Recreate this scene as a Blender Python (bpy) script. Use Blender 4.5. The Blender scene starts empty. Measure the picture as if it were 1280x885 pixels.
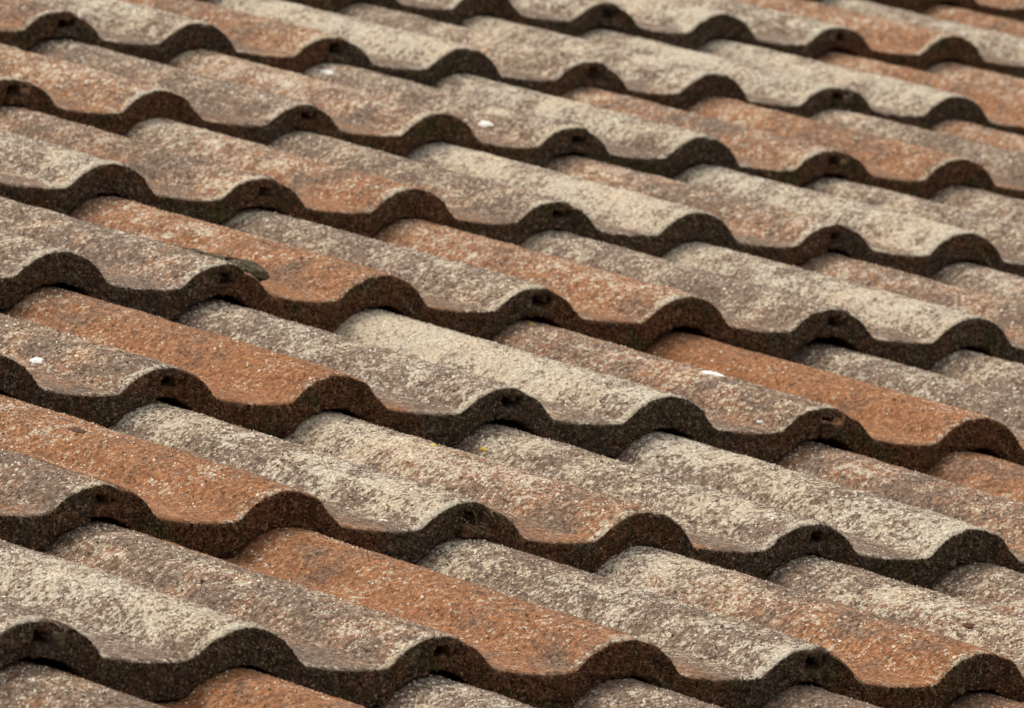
import bpy, math, random
import numpy as np
from mathutils import Matrix, Vector, noise

random.seed(7)
SC = bpy.context.scene
COL = SC.collection

# ------------------------------------------------------------------ camera
PITCH = math.radians(18.153)                 # slope of the roof
RX = Matrix.Rotation(PITCH, 3, 'X')          # roof coordinates -> world
LIFT = Vector((0.0, 0.0, 2.8))               # height of the roof above the yard
# camera axes in roof coordinates (x along the course, y up the slope, z off the roof)
cam_right = Vector((0.7665602, -0.6102094, 0.2000749))
cam_down = Vector((0.0502047, -0.2536595, -0.9659898))
cam_fwd = Vector((0.6402069, 0.7505341, -0.1638099))
cam_pos = Vector((-3.628048, -4.258066, 1.027827))
cd = bpy.data.cameras.new('camera')
cam = bpy.data.objects.new('camera', cd)
COL.objects.link(cam)
m3 = Matrix((RX @ cam_right, RX @ (-cam_down), RX @ (-cam_fwd))).transposed()
cam.matrix_world = Matrix.Translation(RX @ cam_pos + LIFT) @ m3.to_4x4()
cd.sensor_fit = 'HORIZONTAL'
cd.sensor_width = 36.0
cd.lens = 10921.855 / 1280.0 * 36.0
cd.clip_start = 0.05
cd.clip_end = 500.0
cd.dof.use_dof = True
cd.dof.focus_distance = 5.62
cd.dof.aperture_fstop = 36.0
SC.camera = cam

# ------------------------------------------------------------------ sky and sun
SUN_EL, SUN_AZ = math.radians(58), math.radians(-24)     # azimuth from +Y (up the slope), negative = towards -X
w = bpy.data.worlds.new('World')
SC.world = w
w.use_nodes = True
nt = w.node_tree
for n in list(nt.nodes):
    nt.nodes.remove(n)
sky = nt.nodes.new('ShaderNodeTexSky')
sky.sky_type = 'NISHITA'
sky.sun_disc = False
sky.sun_elevation = SUN_EL
sky.sun_rotation = SUN_AZ
sky.air_density = 1.0
sky.dust_density = 4.0
sky.ozone_density = 0.6
hs = nt.nodes.new('ShaderNodeHueSaturation')
hs.inputs['Saturation'].default_value = 0.12            # thin high cloud: a pale sky
bg = nt.nodes.new('ShaderNodeBackground')
bg.inputs['Strength'].default_value = 0.143
wo = nt.nodes.new('ShaderNodeOutputWorld')
nt.links.new(sky.outputs[0], hs.inputs['Color'])
nt.links.new(hs.outputs[0], bg.inputs['Color'])
nt.links.new(bg.outputs[0], wo.inputs['Surface'])

sl = bpy.data.lights.new('sun', 'SUN')
sl.energy = 1.3
sl.angle = math.radians(36)
sl.color = (1.0, 0.91, 0.78)
so = bpy.data.objects.new('sun', sl)
COL.objects.link(so)
to_sun = Vector((math.sin(SUN_AZ) * math.cos(SUN_EL), math.cos(SUN_AZ) * math.cos(SUN_EL), math.sin(SUN_EL)))
so.rotation_euler = to_sun.to_track_quat('Z', 'Y').to_euler()
so.location = LIFT + to_sun * 8

SC.view_settings.view_transform = 'Standard'
SC.view_settings.look = 'None'
SC.view_settings.exposure = 0.58
SC.view_settings.gamma = 1.0

# ------------------------------------------------------------------ node helpers
class NT:
    def __init__(self, name):
        self.m = bpy.data.materials.new(name)
        self.m.use_nodes = True
        self.t = self.m.node_tree
        for n in list(self.t.nodes):
            self.t.nodes.remove(n)

    def put(self, sock, v):
        if v is None:
            return
        if isinstance(v, bpy.types.NodeSocket):
            self.t.links.new(v, sock)
        elif isinstance(v, (tuple, list)):
            sock.default_value = (*v, 1.0) if (sock.type == 'RGBA' and len(v) == 3) else v
        else:
            sock.default_value = v

    def node(self, typ, **kw):
        n = self.t.nodes.new(typ)
        for k, v in kw.items():
            setattr(n, k, v)
        return n

    def math(self, op, a, b=None, c=None, clamp=False):
        n = self.node('ShaderNodeMath', operation=op, use_clamp=clamp)
        for i, v in enumerate((a, b, c)):
            self.put(n.inputs[i], v)
        return n.outputs[0]

    def vmath(self, op, a, b=None, scale=None):
        n = self.node('ShaderNodeVectorMath', operation=op)
        self.put(n.inputs[0], a)
        self.put(n.inputs[1], b)
        if scale is not None:
            self.put(n.inputs['Scale'], scale)
        return n.outputs[0]

    def noise(self, vec, scale, detail=4.0, rough=0.55, dist=0.0, out=0):
        n = self.node('ShaderNodeTexNoise')
        self.put(n.inputs['Vector'], vec)
        self.put(n.inputs['Scale'], scale)
        self.put(n.inputs['Detail'], detail)
        self.put(n.inputs['Roughness'], rough)
        self.put(n.inputs['Distortion'], dist)
        return n.outputs[out]

    def voro(self, vec, scale, feature='F1', rnd=1.0, out='Distance'):
        n = self.node('ShaderNodeTexVoronoi', feature=feature)
        self.put(n.inputs['Vector'], vec)
        self.put(n.inputs['Scale'], scale)
        self.put(n.inputs['Randomness'], rnd)
        return n.outputs[out]

    def mix(self, f, a, b, blend='MIX'):
        n = self.node('ShaderNodeMix', data_type='RGBA', blend_type=blend)
        n.clamp_factor = True
        self.put(n.inputs[0], f)
        self.put(n.inputs[6], a)
        self.put(n.inputs[7], b)
        return n.outputs[2]

    def mixf(self, f, a, b):
        n = self.node('ShaderNodeMix', data_type='FLOAT')
        self.put(n.inputs[0], f)
        self.put(n.inputs[2], a)
        self.put(n.inputs[3], b)
        return n.outputs[0]

    def step(self, v, lo, hi):
        n = self.node('ShaderNodeMapRange', interpolation_type='SMOOTHSTEP')
        self.put(n.inputs[0], v)
        self.put(n.inputs[1], lo)
        self.put(n.inputs[2], hi)
        return n.outputs[0]

    def attr(self, name, typ='OBJECT', out='Fac'):
        n = self.node('ShaderNodeAttribute', attribute_type=typ, attribute_name=name)
        return n.outputs[out]

    def ramp(self, f, pts, interp='LINEAR'):
        n = self.node('ShaderNodeValToRGB')
        r = n.color_ramp
        r.interpolation = interp
        while len(r.elements) < len(pts):
            r.elements.new(0.5)
        for e, (p, c) in zip(r.elements, pts):
            e.position = p
            e.color = (*c, 1) if isinstance(c, tuple) else (c, c, c, 1)
        self.put(n.inputs[0], f)
        return n.outputs[0]

    def bump(self, h, strength, dist, normal=None):
        n = self.node('ShaderNodeBump')
        self.put(n.inputs['Height'], h)
        n.inputs['Strength'].default_value = strength
        n.inputs['Distance'].default_value = dist
        if normal is not None:
            self.put(n.inputs['Normal'], normal)
        return n.outputs[0]

    def finish(self, color, rough=0.95, normal=None, spec=0.15):
        b = self.node('ShaderNodeBsdfPrincipled')
        self.put(b.inputs['Base Color'], color)
        self.put(b.inputs['Roughness'], rough)
        b.inputs['Specular IOR Level'].default_value = spec
        if normal is not None:
            self.put(b.inputs['Normal'], normal)
        o = self.node('ShaderNodeOutputMaterial')
        self.t.links.new(b.outputs[0], o.inputs['Surface'])
        return self.m


def tile_material():
    T = NT('weathered_tile')
    tc = T.node('ShaderNodeTexCoord').outputs['Object']
    oi = T.node('ShaderNodeObjectInfo')
    rnd = oi.outputs['Random']
    comb = T.node('ShaderNodeCombineXYZ')
    T.put(comb.inputs[0], T.math('MULTIPLY', rnd, 37.0))
    T.put(comb.inputs[1], T.math('MULTIPLY', rnd, 61.0))
    T.put(comb.inputs[2], T.math('MULTIPLY', rnd, 17.0))
    P = T.vmath('ADD', tc, comb.outputs[0])
    sep = T.node('ShaderNodeSeparateXYZ')
    T.put(sep.inputs[0], tc)
    X, Y = sep.outputs[0], sep.outputs[1]
    n_lo = T.noise(P, 9.0, 2.0, 0.55)
    n_mid = T.noise(P, 34.0, 4.0, 0.62)
    n_hi = T.noise(P, 260.0, 3.0, 0.7)
    grain = T.attr('grain', 'GEOMETRY')                   # below 0 = the surface itself, 0..1 = a grain standing on it
    isg = T.math('GREATER_THAN', grain, -0.5)
    hsh = T.math('FRACT', T.math('MULTIPLY', grain, 17.31))
    tone = T.mixf(isg, n_hi, T.math('ADD', T.math('MULTIPLY', T.math('SUBTRACT', n_hi, 0.5), 0.6), T.math('ADD', 0.40, T.math('MULTIPLY', hsh, 0.22))))
    # which of the two rolls of the tile: 0 = the full roll, 1 = the roll at the side lap
    b = T.step(T.math('ADD', X, T.math('MULTIPLY', T.math('SUBTRACT', n_mid, 0.5), 0.14)), 0.190, 0.255)
    yy = T.math('SUBTRACT', T.math('DIVIDE', Y, 0.345), 0.5)
    org = T.mixf(b, T.attr('orange_a'), T.attr('orange_b'))
    lic = T.mixf(b, T.attr('lichen_a'), T.attr('lichen_b'))
    grad = T.mixf(b, T.attr('fade_a'), T.attr('fade_b'))
    lic = T.math('ADD', lic, T.math('MULTIPLY', grad, yy))
    org = T.math('SUBTRACT', org, T.math('MULTIPLY', grad, T.math('MULTIPLY', yy, 0.6)))
    # ---- clay body: orange concrete, weathered to grey brown
    om = T.math('ADD', org, T.math('ADD', T.math('MULTIPLY', T.math('SUBTRACT', n_mid, 0.5), 1.9),
                                   T.math('MULTIPLY', T.math('SUBTRACT', n_lo, 0.5), 1.2)))
    om = T.step(T.math('ADD', om, T.math('MULTIPLY', T.math('SUBTRACT', tone, 0.5), 0.8)), 0.20, 1.02)
    grey = T.ramp(tone, [(0.32, (0.056, 0.037, 0.025)), (0.50, (0.165, 0.111, 0.077)), (0.70, (0.350, 0.252, 0.183))])
    orange = T.ramp(tone, [(0.32, (0.140, 0.064, 0.032)), (0.50, (0.275, 0.117, 0.050)), (0.72, (0.470, 0.252, 0.130))])
    body = T.mix(om, grey, orange)
    body = T.mix(T.step(T.noise(T.vmath('MULTIPLY', P, (1.0, 0.13, 1.0)), 120.0, 4.0, 0.7), 0.53, 0.80), body, T.mix(om, (0.090, 0.066, 0.050), (0.150, 0.070, 0.036)))
    # ---- lichen
    ph = T.math('FRACT', T.math('DIVIDE', T.math('ADD', X, 0.075), 0.15))       # roll crest at 0.5
    flank = T.ramp(ph, [(0.0, 0.26), (0.10, 0.34), (0.26, 0.86), (0.36, 1.0), (0.46, 0.86), (0.56, 0.58), (0.78, 0.55), (0.92, 0.28)])
    L = T.math('ADD', T.math('MULTIPLY', lic, flank), T.math('MULTIPLY', T.math('SUBTRACT', n_lo, 0.5), 0.95))
    L = T.math('ADD', L, T.math('MULTIPLY', T.math('SUBTRACT', n_mid, 0.5), 1.6))
    n_pt = T.noise(P, 115.0, 3.0, 0.65)
    L = T.math('ADD', L, T.math('MULTIPLY', T.math('SUBTRACT', n_pt, 0.5), 1.6))
    stv = T.vmath('MULTIPLY', P, (1.0, 0.10, 1.0))
    n_st = T.noise(stv, 330.0, 3.0, 0.65)
    L = T.math('ADD', L, T.math('MULTIPLY', T.math('SUBTRACT', n_st, 0.5), 0.5))
    rim = T.math('MULTIPLY', T.step(Y, 0.012, 0.001), T.math('MULTIPLY', flank, 0.60))
    L = T.math('ADD', L, rim)
    nz = T.noise(P, 270.0, 4.0, 0.72, 0.2)
    thr = T.math('SUBTRACT', 0.71, T.math('MULTIPLY', L, 0.28))
    lm = T.step(nz, T.math('SUBTRACT', thr, 0.05), T.math('ADD', thr, 0.05))
    lg = T.step(T.math('SUBTRACT', T.math('ADD', 0.02, T.math('MULTIPLY', L, 1.0)), grain), -0.05, 0.05)
    lall = T.mixf(isg, lm, lg)
    ltone = T.mixf(isg, T.math('SUBTRACT', T.noise(P, 420.0, 2.0, 0.7), 0.04), T.math('ADD', 0.36, T.math('MULTIPLY', hsh, 0.42)))
    lcol = T.ramp(ltone, [(0.30, (0.300, 0.250, 0.185)), (0.47, (0.520, 0.455, 0.350)),
                          (0.62, (0.680, 0.620, 0.500)), (0.78, (0.840, 0.800, 0.700))])
    warm = T.mix(T.step(T.noise(P, 14.0, 1.0), 0.42, 0.62), (1.0, 0.98, 0.95), (1.02, 0.96, 0.88))
    lcol = T.mix(1.0, lcol, warm, 'MULTIPLY')
    col = T.mix(T.math('MULTIPLY', lall, 0.94), body, lcol)
    # rare bright yellow lichen specks
    ys = T.math('MULTIPLY', T.step(T.voro(P, 90.0), 0.09, 0.05), T.step(n_lo, 0.60, 0.66))
    col = T.mix(ys, col, (0.55, 0.40, 0.06))
    # ---- moss and algae on the nose, and painted shade on the lap riser
    fr_a = T.attr('nose', 'GEOMETRY')
    mossy = T.step(T.math('ADD', fr_a, T.math('ADD', T.math('MULTIPLY', T.math('SUBTRACT', n_hi, 0.5), 0.9),
                                              T.math('MULTIPLY', T.math('SUBTRACT', nz, 0.5), 0.5))), 0.38, 0.62)
    mc = moss_color(T, P, T.mixf(b, T.attr('orange_a'), T.attr('orange_b')), T.mixf(isg, nz, T.math('ADD', 0.30, T.math('MULTIPLY', T.math('POWER', hsh, 1.8), 0.52))))
    col = T.mix(mossy, col, mc)
    nrm = T.bump(T.noise(P, 620.0, 3.0, 0.7), 0.7, 0.0012)
    return T.finish(col, 0.96, nrm, 0.12)


def moss_color(T, P, org, tone=None):
    n1 = T.noise(P, 45.0, 3.0, 0.6)
    n2 = T.noise(P, 420.0, 3.0, 0.7) if tone is None else tone
    dark = T.ramp(n2, [(0.30, (0.024, 0.017, 0.011)), (0.52, (0.095, 0.066, 0.043)), (0.72, (0.290, 0.215, 0.145))])
    rust = T.ramp(n2, [(0.30, (0.030, 0.014, 0.008)), (0.52, (0.150, 0.068, 0.034)), (0.72, (0.330, 0.180, 0.095))])
    olive = T.ramp(n2, [(0.30, (0.022, 0.018, 0.008)), (0.52, (0.080, 0.064, 0.028)), (0.72, (0.220, 0.180, 0.085))])
    c = T.mix(T.step(T.math('ADD', T.math('MULTIPLY', org, 0.45), n1), 0.52, 0.90), dark, rust)
    c = T.mix(T.step(T.noise(P, 28.0, 3.0, 0.6), 0.52, 0.68), c, olive)
    g = T.step(T.voro(P, 330.0), 0.17, 0.09)
    c = T.mix(T.math('MULTIPLY', g, T.step(T.noise(P, 60.0, 2.0), 0.42, 0.6)), c, (0.36, 0.30, 0.20))
    return c


def moss_material():
    T = NT('dry_moss')
    tc = T.node('ShaderNodeTexCoord').outputs['Object']
    rnd = T.node('ShaderNodeObjectInfo').outputs['Random']
    P = T.vmath('ADD', tc, T.vmath('SCALE', (7.0, 31.0, 13.0), None, rnd))
    sep = T.node('ShaderNodeSeparateXYZ')
    T.put(sep.inputs[0], tc)
    b = T.step(sep.outputs[0], 0.205, 0.24)
    c = moss_color(T, P, T.mixf(b, T.attr('orange_a'), T.attr('orange_b')))
    tip = T.attr('tip', 'GEOMETRY')
    c = T.mix(T.math('MULTIPLY', tip, 0.40), c, (0.26, 0.20, 0.115))
    return T.finish(c, 1.0, None, 0.05)


def plain_material(name, c1, c2, scale, rough=0.9, bump=0.3):
    T = NT(name)
    tc = T.node('ShaderNodeTexCoord').outputs['Object']
    n = T.noise(tc, scale, 5.0, 0.65)
    c = T.mix(T.step(n, 0.35, 0.65), c1, c2)
    return T.finish(c, rough, T.bump(n, bump, 0.001), 0.2)


M_TILE = tile_material()
M_MOSS = moss_material()
M_FELT = plain_material('roofing_felt', (0.02, 0.02, 0.02), (0.04, 0.037, 0.034), 60)
M_DROP = plain_material('bird_lime', (0.60, 0.58, 0.53), (0.82, 0.81, 0.77), 420, 0.9)
M_BARK = plain_material('mossy_crumb', (0.055, 0.044, 0.024), (0.15, 0.120, 0.070), 240, 1.0, 0.8)
M_STRAW = plain_material('dry_straw', (0.15, 0.11, 0.05), (0.32, 0.25, 0.13), 200, 0.9)
M_LEAF = plain_material('yellow_leaf', (0.60, 0.44, 0.05), (0.68, 0.52, 0.10), 300, 0.7)
M_DARK = plain_material('dark_leaf', (0.07, 0.028, 0.012), (0.13, 0.055, 0.025), 300, 0.8)

# ------------------------------------------------------------------ the tile
PITCH_X, GAUGE, LENGTH, RISE, THICK = 0.15, 0.345, 0.425, 0.0262, 0.0240
PAN, RAD = -0.0236, 0.050


def smax(a, b, k):
    h = np.clip(0.5 + 0.5 * (a - b) / k, 0, 1)
    return b * (1 - h) + a * h + k * h * (1 - h)


def top_profile(x):
    ph = (x + 0.075) % 0.15 - 0.075
    d = np.abs(ph)
    arc = np.sqrt(np.maximum(RAD ** 2 - np.minimum(d, 0.0499) ** 2, 0)) - RAD
    pan = PAN + 0.0020 * ((0.075 - d) / 0.03) ** 2
    return smax(arc, pan, 0.0052) + 0.0011


def tile_top(x):
    z = top_profile(x)
    lap = np.clip((x - 0.0128) / 0.0010, 0, 1)           # the tongue that slips under the neighbour
    tongue = -0.0152 + 0.0012 * np.exp(-((x - 0.0048) / 0.0012) ** 2) + 0.0030 * np.clip((x - 0.0075) / 0.005, 0, 1)
    edge = z - 0.0024 * (1 - np.clip((x - 0.014) / 0.026, 0, 1)) - 0.0022 * np.clip((x - 0.3062) / 0.0066, 0, 1) ** 2 - 0.0015 * np.clip((x - 0.262) / 0.03, 0, 1)
    return np.where(x < 0.0138, tongue * (1 - lap) + edge * lap, edge)


def tile_bot(x):
    z = top_profile(x) - THICK
    u = x - 0.3
    flange = np.minimum(top_profile(x), -0.0005) - 0.0070
    rib = -0.0052 * np.exp(-((u - 0.0048) / 0.0012) ** 2)
    k = np.clip((u + 0.0088) / 0.0012, 0, 1)
    return z * (1 - k) + (flange + rib) * k


def build_tile(seed):
    rs = np.random.RandomState(seed)
    off = Vector(rs.uniform(-50, 50, 3))
    xs = np.unique(np.round(np.concatenate([
        np.linspace(-0.0078, 0.0128, 18), np.linspace(0.0133, 0.0142, 3),
        np.linspace(0.015, 0.290, 118),
        np.linspace(0.2912, 0.3128, 26)]), 5))
    ys = np.concatenate([[0.0, 0.0009, 0.0022, 0.0042, 0.007], np.linspace(0.0105, 0.07, 18), np.linspace(0.0745, LENGTH, 70)])
    nx, ny = len(xs), len(ys)
    zt, zb = tile_top(xs), tile_bot(xs)
    bend = rs.uniform(-1, 1) * 0.0010
    lift_l, lift_r = rs.uniform(-0.0012, 0.0008), rs.uniform(-0.0010, 0.0010)
    V, F, A = [], [], []

    def nv(x, y, z, s, sc):
        return noise.noise(Vector((x * sc, y * sc, z * sc)) + off * s)

    zb = np.array([z + ((lift_r * 0.6 + 0.0012 * nv(x, 0, 0, 5, 210) + 0.0009 * nv(x, 0, 0, 6, 520)) if x > 0.2918 else 0.0) for x, z in zip(xs, zb)])
    nose = np.array([0.0018 * nv(x, 0, 0, 1, 38) + 0.0010 * nv(x, 0, 0, 4, 110) + 0.0009 * nv(x, 0, 0, 2, 260) for x in xs])
    chip = np.array([max(0.0, nv(x, 0, 0, 3, 75) - 0.34) * 0.006 for x in xs])
    # upper face
    for j, y in enumerate(ys):
        e = max(0.0, 1 - y / 0.0042)
        for i, x in enumerate(xs):
            z = zt[i]
            z += 0.0009 * nv(x, y, 0, 1.3, 22) + 0.00055 * nv(x, y, 0, 1.7, 95) + 0.00038 * nv(x, y, 0, 2.1, 300)
            if x < 0.0131:
                z += lift_l + 0.0016 * nv(x, y, 0, 7, 170) + 0.0010 * nv(x, y, 0, 8, 420)
            z -= 0.0019 * e * e + chip[i] * max(0.0, 1 - y / 0.012)
            z += bend * (y / LENGTH) ** 2
            V.append((x + 0.0006 * nv(x, y, 1, 1.9, 30), y + nose[i] * max(0.0, 1 - y / 0.05), z))
            A.append(1.0 if (x < 0.0147 and y < 0.09) else (0.62 if j == 0 else (0.34 if j == 1 else (0.14 if j == 2 else 0.0))))  # mossy tongue; its riser takes the same dark to paint hole shade
    for j in range(ny - 1):
        for i in range(nx - 1):
            a = j * nx + i
            F.append((a, a + 1, a + nx + 1, a + nx))
    # nose face, from the upper edge down
    NF = 10
    prev = list(range(nx))
    for s in range(1, NF + 1):
        t = s / NF
        cur = []
        for i, x in enumerate(xs):
            z0, z1 = V[i][2], zb[i] + 0.0013 * nv(x, 0, 0, 2.7, 130) + 0.0009 * nv(x, 0, 0, 2.8, 400)
            z = z0 * (1 - t) + z1 * t
            y = nose[i] - 0.0007 * math.sin(math.pi * t) + (0.0019 * nv(x, 0, z, 2.3, 300) + 0.0021 * nv(x, 0, z, 3.3, 120)) * (1 if s < NF else 0.4)
            cur.append(len(V))
            V.append((x, y, z))
            A.append(1.0)
        for i in range(nx - 1):
            F.append((prev[i], cur[i], cur[i + 1], prev[i + 1]))
        prev = cur
    # under face
    yb = [0.012, 0.09, 0.26, LENGTH]
    for y in yb:
        cur = []
        for i, x in enumerate(xs):
            cur.append(len(V))
            V.append((x, y, zb[i] + bend * (y / LENGTH) ** 2))
            A.append(1.0)
        for i in range(nx - 1):
            F.append((prev[i], cur[i], cur[i + 1], prev[i + 1]))
        prev = cur
    # head and the two sides
    top_last = [(ny - 1) * nx + i for i in range(nx)]
    for i in range(nx - 1):
        F.append((top_last[i], top_last[i + 1], prev[i + 1], prev[i]))
    nb = ny * nx
    for side in (0, nx - 1):
        ring = [j * nx + side for j in range(ny)]
        low = [nb + s * nx + side for s in range(NF + len(yb))]
        loop = ring + low[::-1]
        F.append(tuple(loop if side == 0 else loop[::-1]))
    # grains: lichen crusts and sand standing on the upper face
    grid = np.array(V[:nx * ny]).reshape(ny, nx, 3)
    NG = 25000
    gx = rs.uniform(0.0145, 0.3120, NG)
    gy = rs.uniform(0.0006, 0.372, NG)
    gi = np.clip(np.searchsorted(xs, gx) - 1, 0, nx - 2)
    gj = np.clip(np.searchsorted(ys, gy) - 1, 0, ny - 2)
    fx = (gx - xs[gi]) / (xs[gi + 1] - xs[gi])
    fy = (gy - ys[gj]) / (ys[gj + 1] - ys[gj])
    p00, p10, p01, p11 = grid[gj, gi], grid[gj, gi + 1], grid[gj + 1, gi], grid[gj + 1, gi + 1]
    pp = (p00 * ((1 - fx) * (1 - fy))[:, None] + p10 * (fx * (1 - fy))[:, None] + p01 * ((1 - fx) * fy)[:, None] + p11 * (fx * fy)[:, None])
    t1 = p10 - p00
    t1 /= np.linalg.norm(t1, axis=1)[:, None]
    t2 = p01 - p00
    t2 -= t1 * (t1 * t2).sum(1)[:, None]
    t2 /= np.linalg.norm(t2, axis=1)[:, None]
    nn = np.cross(t1, t2)
    rad = 0.00042 + 0.00100 * rs.rand(NG) ** 2.3
    phs = np.mod(gx + 0.075, 0.15) / 0.15
    rough = np.interp(phs, [0, .10, .25, .38, .48, .56, .8, .9, 1], [.55, .60, .95, 1.05, .85, .66, .66, .58, .55])
    rad *= rough * rs.uniform(0.75, 1.2, NG)
    hgt = rad * rs.uniform(0.45, 1.05, NG)
    base = len(V)
    ang0 = rs.uniform(0, 6.28, NG)
    ring = []
    for q in range(5):
        an = ang0 + q * 2 * math.pi / 5
        rr = rad * rs.uniform(0.65, 1.3, NG)
        ring.append(pp + t1 * (rr * np.cos(an))[:, None] + t2 * (rr * np.sin(an))[:, None] - nn * 0.00022)
    jit = (rs.rand(NG, 3) - 0.5) * rad[:, None] * 0.7
    ring.append(pp + nn * hgt[:, None] + jit)
    # the same on the nose face, where grit and moss cling
    NN = 4200
    nf = np.array(V[:nx] + V[nx * ny:nx * ny + NF * nx]).reshape(NF + 1, nx, 3)
    hx = rs.uniform(-0.007, 0.3122, NN)
    lap_ = ((hx > 0.2905) | (hx < 0.0135)) & (rs.rand(NN) < 0.85)
    hx[lap_] = rs.uniform(0.0135, 0.2905, lap_.sum())
    hi = np.clip(np.searchsorted(xs, hx) - 1, 0, nx - 2)
    fx = ((hx - xs[hi]) / (xs[hi + 1] - xs[hi]))[:, None]
    hs_ = rs.rand(NN) * (NF - 0.001)
    h0 = hs_.astype(int)
    fs = (hs_ - h0)[:, None]
    pq = (nf[h0, hi] * (1 - fx) + nf[h0, hi + 1] * fx) * (1 - fs) + (nf[h0 + 1, hi] * (1 - fx) + nf[h0 + 1, hi + 1] * fx) * fs
    rq = 0.0004 + 0.0011 * rs.rand(NN) ** 2.2
    aq = rs.uniform(0, 6.28, NN)
    ring2 = []
    for q in range(5):
        an = aq + q * 2 * math.pi / 5
        rr = rq * rs.uniform(0.65, 1.3, NN)
        ring2.append(pq + np.stack([rr * np.cos(an), np.full(NN, 0.0003), rr * np.sin(an)], 1))
    ring2.append(pq + np.stack([rq * rs.uniform(-.4, .4, NN), -rq * rs.uniform(.5, 1.2, NN), rq * rs.uniform(-.4, .4, NN)], 1))
    gv = np.concatenate([np.stack(ring, 1).reshape(-1, 3), np.stack(ring2, 1).reshape(-1, 3)])
    V += gv.tolist()
    A += [0.0] * (6 * NG) + [1.0] * (6 * NN)
    gb = (base + 6 * np.arange(NG + NN))[:, None]
    for q in range(5):
        F += np.concatenate([gb + q, gb + (q + 1) % 5, gb + 5], 1).tolist()
    GR = np.full(len(V), -1.0, dtype=np.float32)
    GR[base:] = np.repeat(rs.rand(NG + NN), 6)
    me = bpy.data.meshes.new('tile')
    me.from_pydata(V, [], F)
    at = me.attributes.new('nose', 'FLOAT', 'POINT')
    at.data.foreach_set('value', np.array(A, dtype=np.float32))
    at = me.attributes.new('grain', 'FLOAT', 'POINT')
    at.data.foreach_set('value', GR)
    me.polygons.foreach_set('use_smooth', [True] * len(me.polygons))
    me.materials.append(M_TILE)
    me.update()
    # ---- moss on the nose: short blades standing off the face
    MV, MF, TI = [], [], []
    r = random.Random(seed * 13 + 5)
    nose_rows = [[i for i in range(nx)]] + [[nb + s * nx + i for i in range(nx)] for s in range(NF)]
    for q in range(5200):
        x = r.uniform(-0.007, 0.312)
        if (x > 0.2905 or x < 0.0135) and r.random() < 0.75:
            continue
        i = int(np.searchsorted(xs, x)) - 1
        i = max(0, min(nx - 2, i))
        t = r.random() ** 1.15
        s = t * NF
        s0 = min(NF - 1, int(s))
        p = Vector(V[nose_rows[s0][i]]).lerp(Vector(V[nose_rows[s0 + 1][i]]), s - s0)
        p.x = x
        # follow the slope of the profile inside the cell
        k = (x - xs[i]) / max(1e-6, xs[i + 1] - xs[i])
        p.z += (V[nose_rows[s0][i + 1]][2] - V[nose_rows[s0][i]][2]) * k
        dens = noise.noise(Vector((x * 40, p.z * 40, 0)) + off)
        if dens < -0.15 and r.random() < 0.7:
            continue
        ln = r.uniform(0.0008, 0.0026) * (1.0 + 0.8 * max(0, dens))
        if r.random() < 0.015:
            ln *= 2.2
        d = Vector((r.gauss(0, 0.55), -1.0, r.gauss(0.1, 0.55) + 0.35 * max(0.0, 1 - t * 4))).normalized()
        sd = d.cross(Vector((r.gauss(0, 1), r.gauss(0, 1), r.gauss(0, 1)))).normalized() * r.uniform(0.00028, 0.00062)
        b0 = p + Vector((0, 0.0004, 0))
        n0 = len(MV)
        MV += [b0 - sd, b0 + sd, b0 + d * ln]
        TI += [0.0, 0.0, 1.0]
        MF.append((n0, n0 + 1, n0 + 2))
    mm = bpy.data.meshes.new('moss')
    mm.from_pydata(MV, [], MF)
    at = mm.attributes.new('tip', 'FLOAT', 'POINT')
    at.data.foreach_set('value', np.array(TI, dtype=np.float32))
    mm.materials.append(M_MOSS)
    return me, mm


VARIANTS = [build_tile(s) for s in (3, 11, 29, 47, 71, 97, 113, 131)]

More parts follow.
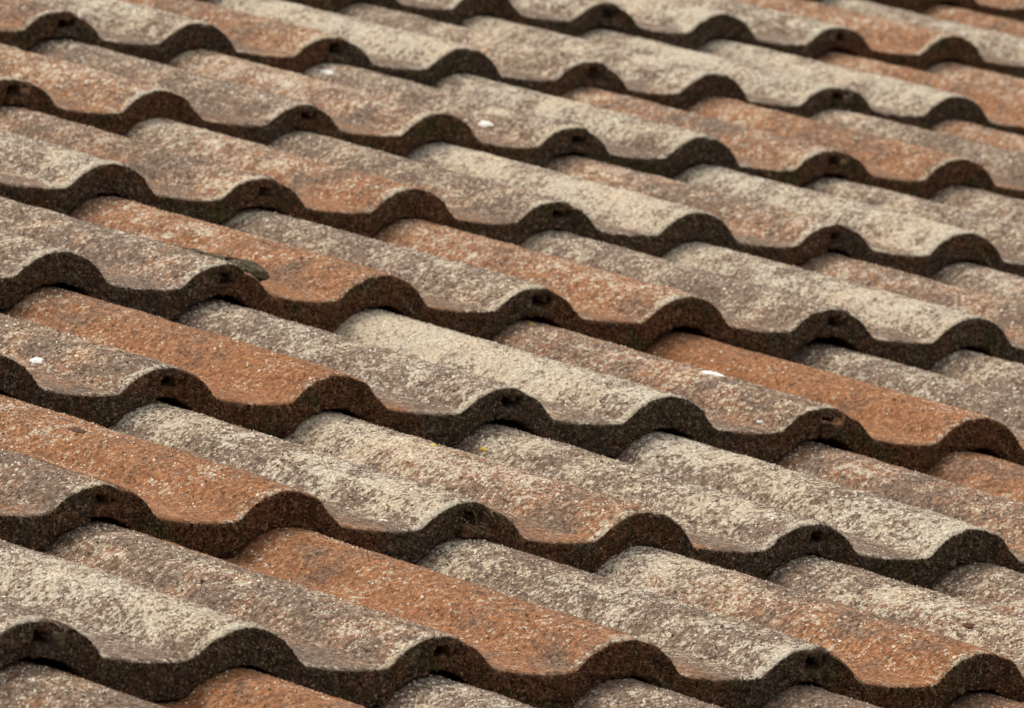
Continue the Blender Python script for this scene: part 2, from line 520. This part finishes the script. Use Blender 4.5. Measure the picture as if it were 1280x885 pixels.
# ------------------------------------------------------------------ colours read off the photograph
# strip (row, roll): orange, lichen, fade (lichen thins towards the nose)
S = {
    (1, -4): (.10, .55, 0), (1, -3): (.05, .88, 0), (1, -2): (.38, .48, .1), (1, -1): (.88, .22, -.2), (1, 0): (.02, .58, 0),
    (1, 1): (.62, .55, .9), (1, 2): (.25, .60, 0), (1, 3): (.3, .5, 0),
    (2, -5): (.2, .6, 0), (2, -4): (.30, .35, 0), (2, -3): (.88, .12, 0), (2, -2): (.05, .50, 0), (2, -1): (.25, .50, 0), (2, 0): (.45, .35, 0), (2, 1): (.65, .2, 0),
    (0, -3): (.4, .4, 0), (0, -2): (.40, .38, 0), (0, -1): (.88, .32, .3), (0, 0): (.02, .72, 0), (0, 1): (.55, .72, .6), (0, 2): (.05, .72, 0),
    (0, 3): (.10, .85, 0), (0, 4): (.50, .42, 0), (0, 5): (.75, .2, 0),
    (-1, -1): (.3, .5, 0), (-1, 0): (.38, .40, 0), (-1, 1): (.92, .22, .5), (-1, 2): (.05, .66, 0), (-1, 3): (.12, 1.0, 0), (-1, 4): (.42, .38, 0),
    (-1, 5): (1.0, .12, 0), (-1, 6): (.08, .55, 0), (-1, 7): (.15, .55, 0),
    (-2, 0): (.2, .6, 0), (-2, 1): (.20, .65, 0), (-2, 2): (.22, .42, .2), (-2, 3): (.85, .36, .2), (-2, 4): (.20, .50, 0), (-2, 5): (.80, .46, 0), (-2, 6): (.20, .52, 0),
    (-2, 7): (.30, .85, 0), (-2, 8): (.45, .42, 0), (-2, 9): (.3, .62, 0),
    (-3, 2): (.3, .5, 0), (-3, 3): (.25, .75, 0), (-3, 4): (.42, .38, 0), (-3, 5): (.70, .60, .5), (-3, 6): (.28, .50, 0), (-3, 7): (.20, .88, 0), (-3, 8): (.50, .48, 0),
    (-3, 9): (.25, .85, 0), (-3, 10): (.3, .6, 0), (-3, 11): (.3, .6, 0),
    (-4, 4): (.55, .5, 0), (-4, 5): (.70, .55, 0), (-4, 6): (.35, .48, 0), (-4, 7): (.62, .62, 0), (-4, 8): (.30, .55, 0), (-4, 9): (.2, .85, 0), (-4, 10): (.62, .42, 0),
    (-4, 11): (.80, .38, 0), (-4, 12): (.35, .5, 0), (-4, 13): (.7, .4, 0),
    (-5, 6): (.60, .35, 0), (-5, 7): (.15, .78, 0), (-5, 8): (.60, .30, 0), (-5, 9): (.08, .95, 0), (-5, 10): (.35, .62, 0), (-5, 11): (.35, .80, 0), (-5, 12): (.12, .92, 0),
    (-5, 13): (.10, .88, 0), (-5, 14): (.80, .30, 0), (-5, 15): (.7, .4, 0),
    (-6, 9): (.3, .6, 0), (-6, 10): (.55, .6, 0), (-6, 11): (.25, .8, 0), (-6, 12): (.15, .75, 0), (-6, 13): (.12, .88, 0), (-6, 14): (.15, .80, 0), (-6, 15): (.78, .45, .2),
    (-6, 16): (.15, .75, 0), (-6, 17): (.8, .3, 0),
    (-7, 14): (.3, .7, 0), (-7, 15): (.3, .8, 0), (-7, 16): (.2, .8, 0), (-7, 17): (.75, .4, 0), (-7, 18): (.7, .4, 0),
}
ROWDX = {-6: -.0026, -5: -.001, -4: -.0008, -3: .001, -2: .0042, -1: .0006, 0: -.003, 1: -.0006}
ROWDZ = {-6: -.0014, -5: -.0016, -4: .0006, -3: .0017, -2: .0013, -1: -.0003, 0: -.0014, 1: .0002}
NUDGE = {(1, -2): .004, (1, -1): .001, (1, 0): -.002, (0, 1): -.003, (0, 0): .001, (-1, 2): .006, (-5, 6): .004, (-4, 2): .003, (-4, 4): -.003,
         (-5, 3): -.002, (-3, 4): .003, (-6, 7): .003}

roof = bpy.data.objects.new('roof', None)
roof.empty_display_size = 0.3
COL.objects.link(roof)
roof.location = LIFT
roof.rotation_euler = (PITCH, 0, 0)
roof['label'] = 'weathered roof of interlocking double-roll tiles, orange, grey and lichen-covered'
roof['category'] = 'roof'
roof['kind'] = 'thing'

TILE_LABEL = {
    (-1, 2): 'bright orange tile with little lichen',
    (-1, 1): 'tile almost covered in cream lichen',
    (0, -1): 'tile with an orange full roll beside a grey one',
}
R2 = random.Random(21)
TILT = -math.atan2(RISE, GAUGE)
COLS, ROWS = range(-6, 13), range(-10, 5)
TILES = {}
for j in ROWS:
    for c in COLS:
        me, mm = VARIANTS[R2.randrange(len(VARIANTS))]
        o = bpy.data.objects.new('tile', me)
        COL.objects.link(o)
        o.parent = roof
        o.location = (c * 0.3 + 0.0034 + ROWDX.get(j, 0) + NUDGE.get((j, c), 0) + R2.uniform(-.0008, .0008),
                      -j * GAUGE + R2.uniform(-.0018, .0018),
                      ROWDZ.get(j, 0) + R2.uniform(-.0010, .0010))
        o.rotation_euler = (TILT + R2.uniform(-.002, .002), R2.uniform(-.004, .004), R2.uniform(-.008, .008))
        rnd = lambda: (R2.choice([.1, .2, .3, .5, .8, .9]), R2.uniform(.25, .9), R2.uniform(-.1, .4))
        a = S.get((j, 2 * c + 1)) or rnd()
        b = S.get((j, 2 * c + 2)) or rnd()
        mo = bpy.data.objects.new('moss', mm)
        COL.objects.link(mo)
        mo.parent = o
        mo['kind'] = 'stuff'
        for t in (o, mo):
            t['orange_a'], t['lichen_a'], t['fade_a'] = map(float, a)
            t['orange_b'], t['lichen_b'], t['fade_b'] = map(float, b)
        if (j, c) in TILE_LABEL:
            o['label'] = TILE_LABEL[(j, c)]
        TILES[(j, c)] = o

# unseen felt under the tiles, added to catch light leaking through gaps
x0, x1 = COLS[0] * .3 - .02, (COLS[-1] + 1) * .3 + .02
y0, y1 = -ROWS[-1] * GAUGE + .03, -ROWS[0] * GAUGE + .42
fe = bpy.data.meshes.new('unseen_underlay')
zz = (-.094, -.090)
fe.from_pydata([(x, y, z) for z in zz for (x, y) in ((x0, y0), (x1, y0), (x1, y1), (x0, y1))], [],
               [(4, 5, 6, 7), (3, 2, 1, 0), (0, 1, 5, 4), (1, 2, 6, 5), (2, 3, 7, 6), (3, 0, 4, 7)])
fe.materials.append(M_FELT)
fo = bpy.data.objects.new('unseen_underlay', fe)
COL.objects.link(fo)
fo.parent = roof

# ------------------------------------------------------------------ small things lying on the roof
def surface(j, c, lx, ly):
    """point on the upper face of tile (row, column), in world space, and the frame of the roof there"""
    o = TILES[(j, c)]
    mat = (Matrix.Translation(LIFT) @ RX.to_4x4() @ Matrix.Translation(o.location) @ o.rotation_euler.to_matrix().to_4x4())
    z = float(tile_top(np.array([lx]))[0])
    dz = (float(tile_top(np.array([lx + .001]))[0]) - float(tile_top(np.array([lx - .001]))[0])) / .002
    tx = Vector((1, 0, dz)).normalized()
    ty = Vector((0, 1, 0))
    fr = Matrix((tx, ty, tx.cross(ty))).transposed()
    return mat @ Vector((lx, ly, z)), mat.to_3x3() @ fr, mat


def loose(name, me, loc, rot3, label, cat, group=None):
    o = bpy.data.objects.new(name, me)
    COL.objects.link(o)
    o.matrix_world = Matrix.Translation(loc) @ rot3.to_4x4()
    o['label'], o['category'] = label, cat
    if group:
        o['group'] = group
    return o


def splat_mesh(name, a, b, h, seed, mat, lobes=0.30):
    """irregular low cushion with a closed base"""
    r = random.Random(seed)
    n, rings = 22, 5
    prof = [1 + lobes * (noise.noise(Vector((math.cos(t) * 1.6, math.sin(t) * 1.6, seed * 3.1))) * 1.6) for t in [k * 2 * math.pi / n for k in range(n)]]
    V, F = [(0, 0, h * r.uniform(.85, 1.0))], []
    for q in range(1, rings + 1):
        u = q / rings
        for k in range(n):
            t = k * 2 * math.pi / n
            z = h * (1 - u ** 2.5) * (1 + .35 * r.uniform(-1, 1)) - (0.0006 if q == rings else 0)
            V.append((a * u * prof[k] * math.cos(t), b * u * prof[k] * math.sin(t), z))
    V.append((0, 0, -0.0008))
    for k in range(n):
        F.append((0, 1 + k, 1 + (k + 1) % n))
        for q in range(rings - 1):
            p = 1 + q * n
            F.append((p + k, p + n + k, p + n + (k + 1) % n, p + (k + 1) % n))
        p = 1 + (rings - 1) * n
        F.append((len(V) - 1, p + (k + 1) % n, p + k))
    me = bpy.data.meshes.new(name)
    me.from_pydata(V, [], F)
    me.polygons.foreach_set('use_smooth', [True] * len(me.polygons))
    me.materials.append(mat)
    return me


DG = 'white bird droppings on the tiles'
for k, (j, c, lx, ly, a, b, lab) in enumerate([
    (-1, 1, .2982, .131, .0075, .0125, 'large white bird dropping on a grey-brown roll beside the bright orange tile'),
    (-1, -1, .2610, .103, .0034, .0085, 'white bird dropping on the brown roll at the left edge of the photograph'),
    (-4, 3, .2642, .083, .0038, .0120, 'blurred white bird dropping low on a far tile, near its lower edge'),
    (-4, 3, .2744, .3255, .0042, .0120, 'blurred white bird dropping at the head of a far tile, just below the course above'),
    (-1, 1, .2590, .0272, .0018, .0030, 'tiny white bird dropping in the pan below the large one, at the tile edge'),
    (0, -1, .2487, .0272, .0034, .0034, 'small white bird dropping in the pan of a grey lichened tile, by its mossy edge'),
    (-2, 0, .2966, .1321, .0016, .0034, 'tiny white bird dropping on the crest of a grey roll, left of the mossy crumb'),
]):
    loc, fr, _ = surface(j, c, lx, ly)
    loose('bird_dropping', splat_mesh('bird_dropping', a, b, .0009, k + 2, M_DROP), loc, fr, lab, 'dropping', DG)
for k, (j, c, lx, ly, a, b, lab) in enumerate([
    (0, 0, .2651, .3185, .0016, .0050, 'yellow leaf flake at the head of a brown-grey roll under the mossy joint'),
    (-1, 1, .2915, .3370, .0016, .0060, 'yellow leaf flake at the head of a brown-orange roll'),
    (0, 0, .1450, .2283, .0013, .0045, 'small yellow leaf flake on the crest of a pale lichened roll'),
]):
    loc, fr, _ = surface(j, c, lx, ly)
    loose('leaf_flake', splat_mesh('leaf_flake', a, b, .0012, k + 31, M_LEAF), loc, fr, lab, 'leaf', 'yellow leaf flakes')
for k, (j, c, lx, ly, a, b, lab) in enumerate([
    (0, -1, .1333, .2141, .0032, .0110, 'dark brown leaf scrap on the orange roll at the left'),
    (1, 0, .2699, .1522, .0034, .0070, 'small rusty leaf scrap on the grey lichened roll at the right edge'),
]):
    loc, fr, _ = surface(j, c, lx, ly)
    loose('leaf_scrap', splat_mesh('leaf_scrap', a, b, .0011, k + 51, M_DARK, .4), loc, fr, lab, 'leaf', 'dark leaf scraps')


def crumb_mesh():
    """a strip of old mossy mortar lying along the back of a roll"""
    V, F = [], []
    n, m = 30, 14
    for q in range(n + 1):
        u = q / n
        tp = min(1.0, .35 + u * 5)
        hh = (.0072 - .0036 * u) * tp * (1 if q < n else .55)
        ww = (.0125 - .0045 * u) * (1 if 0 < q < n else .7)
        for k in range(m):
            t = k * 2 * math.pi / m
            sq = 1 / max(abs(math.cos(t)), abs(math.sin(t))) ** .55
            p = Vector((ww * sq * math.cos(t), u * .105, hh * sq * math.sin(t)))
            d = 1 + .35 * noise.noise(p * 90) + .30 * noise.noise(p * 330)
            V.append((p.x * d, p.y + .0025 * noise.noise(p * 200 + Vector((9, 1, 4))), p.z * d))
    for q in range(n):
        for k in range(m):
            F.append((q * m + k, q * m + (k + 1) % m, (q + 1) * m + (k + 1) % m, (q + 1) * m + k))
    F.append(tuple(range(m))[::-1])
    F.append(tuple(n * m + k for k in range(m)))
    me = bpy.data.meshes.new('mortar_crumb')
    me.from_pydata(V, [], F)
    me.materials.append(M_BARK)
    return me


_, _, mat = surface(-2, 1, .04, .012)
loose('mortar_crumb', crumb_mesh(), mat @ Vector((.0370, .010, -.0072)), mat.to_3x3() @ Matrix.Rotation(.10, 3, 'Y'),
      'olive-brown mossy crumb lying behind a joint roll on the orange tile', 'debris')


def straw_mesh(name, strands, rad, mat):
    V, F = [], []
    m = 5
    for pts in strands:
        base = len(V)
        n = len(pts)
        for q, p in enumerate(pts):
            p = Vector(p)
            d = (Vector(pts[min(q + 1, n - 1)]) - Vector(pts[max(q - 1, 0)])).normalized()
            a = d.cross(Vector((.3, .2, .9))).normalized()
            b = d.cross(a)
            rr = rad * (1 - .6 * q / n)
            for k in range(m):
                t = k * 2 * math.pi / m
                V.append(tuple(p + a * rr * math.cos(t) + b * rr * math.sin(t)))
        for q in range(n - 1):
            for k in range(m):
                F.append((base + q * m + k, base + q * m + (k + 1) % m, base + (q + 1) * m + (k + 1) % m, base + (q + 1) * m + k))
        F.append(tuple(base + k for k in range(m))[::-1])
        F.append(tuple(base + (n - 1) * m + k for k in range(m)))
    me = bpy.data.meshes.new(name)
    me.from_pydata(V, [], F)
    me.materials.append(mat)
    return me


r = random.Random(5)
strands = []
for q in range(18):
    x, z = r.uniform(-.012, .040), r.uniform(-.020, -.002)
    z = min(z, float(top_profile(np.array([x]))[0]) - .002)
    an = r.gauss(-1.0, .9)
    ln = r.uniform(.004, .014)
    pts = []
    for k in range(6):
        u = k / 5
        pts.append((x + ln * u * math.cos(an), -.0010 - .0035 * math.sin(u * 2.6) * r.uniform(.7, 1.2), z + ln * u * math.sin(an) - .002 * u * u))
    strands.append(pts)
_, _, mat = surface(0, 0, .1, .01)
loose('dry_grass', straw_mesh('dry_grass', strands, .00024, M_STRAW), mat @ Vector((0, 0, 0)), mat.to_3x3(),
      'wisps of dry grass caught in the mossy joint of two grey tiles', 'grass')
_, _, mat = surface(1, 0, .1, .01)
pts = [(.016, -.0016, -.006), (.022, -.0030, -.0085), (.030, -.0042, -.0135), (.038, -.0048, -.0195), (.046, -.0046, -.0260), (.055, -.0036, -.0345)]
loose('straw', straw_mesh('straw', [pts], .00045, M_STRAW), mat @ Vector((0, 0, 0)), mat.to_3x3(),
      'single dry straw hanging down the mossy joint face beside the orange roll', 'straw')
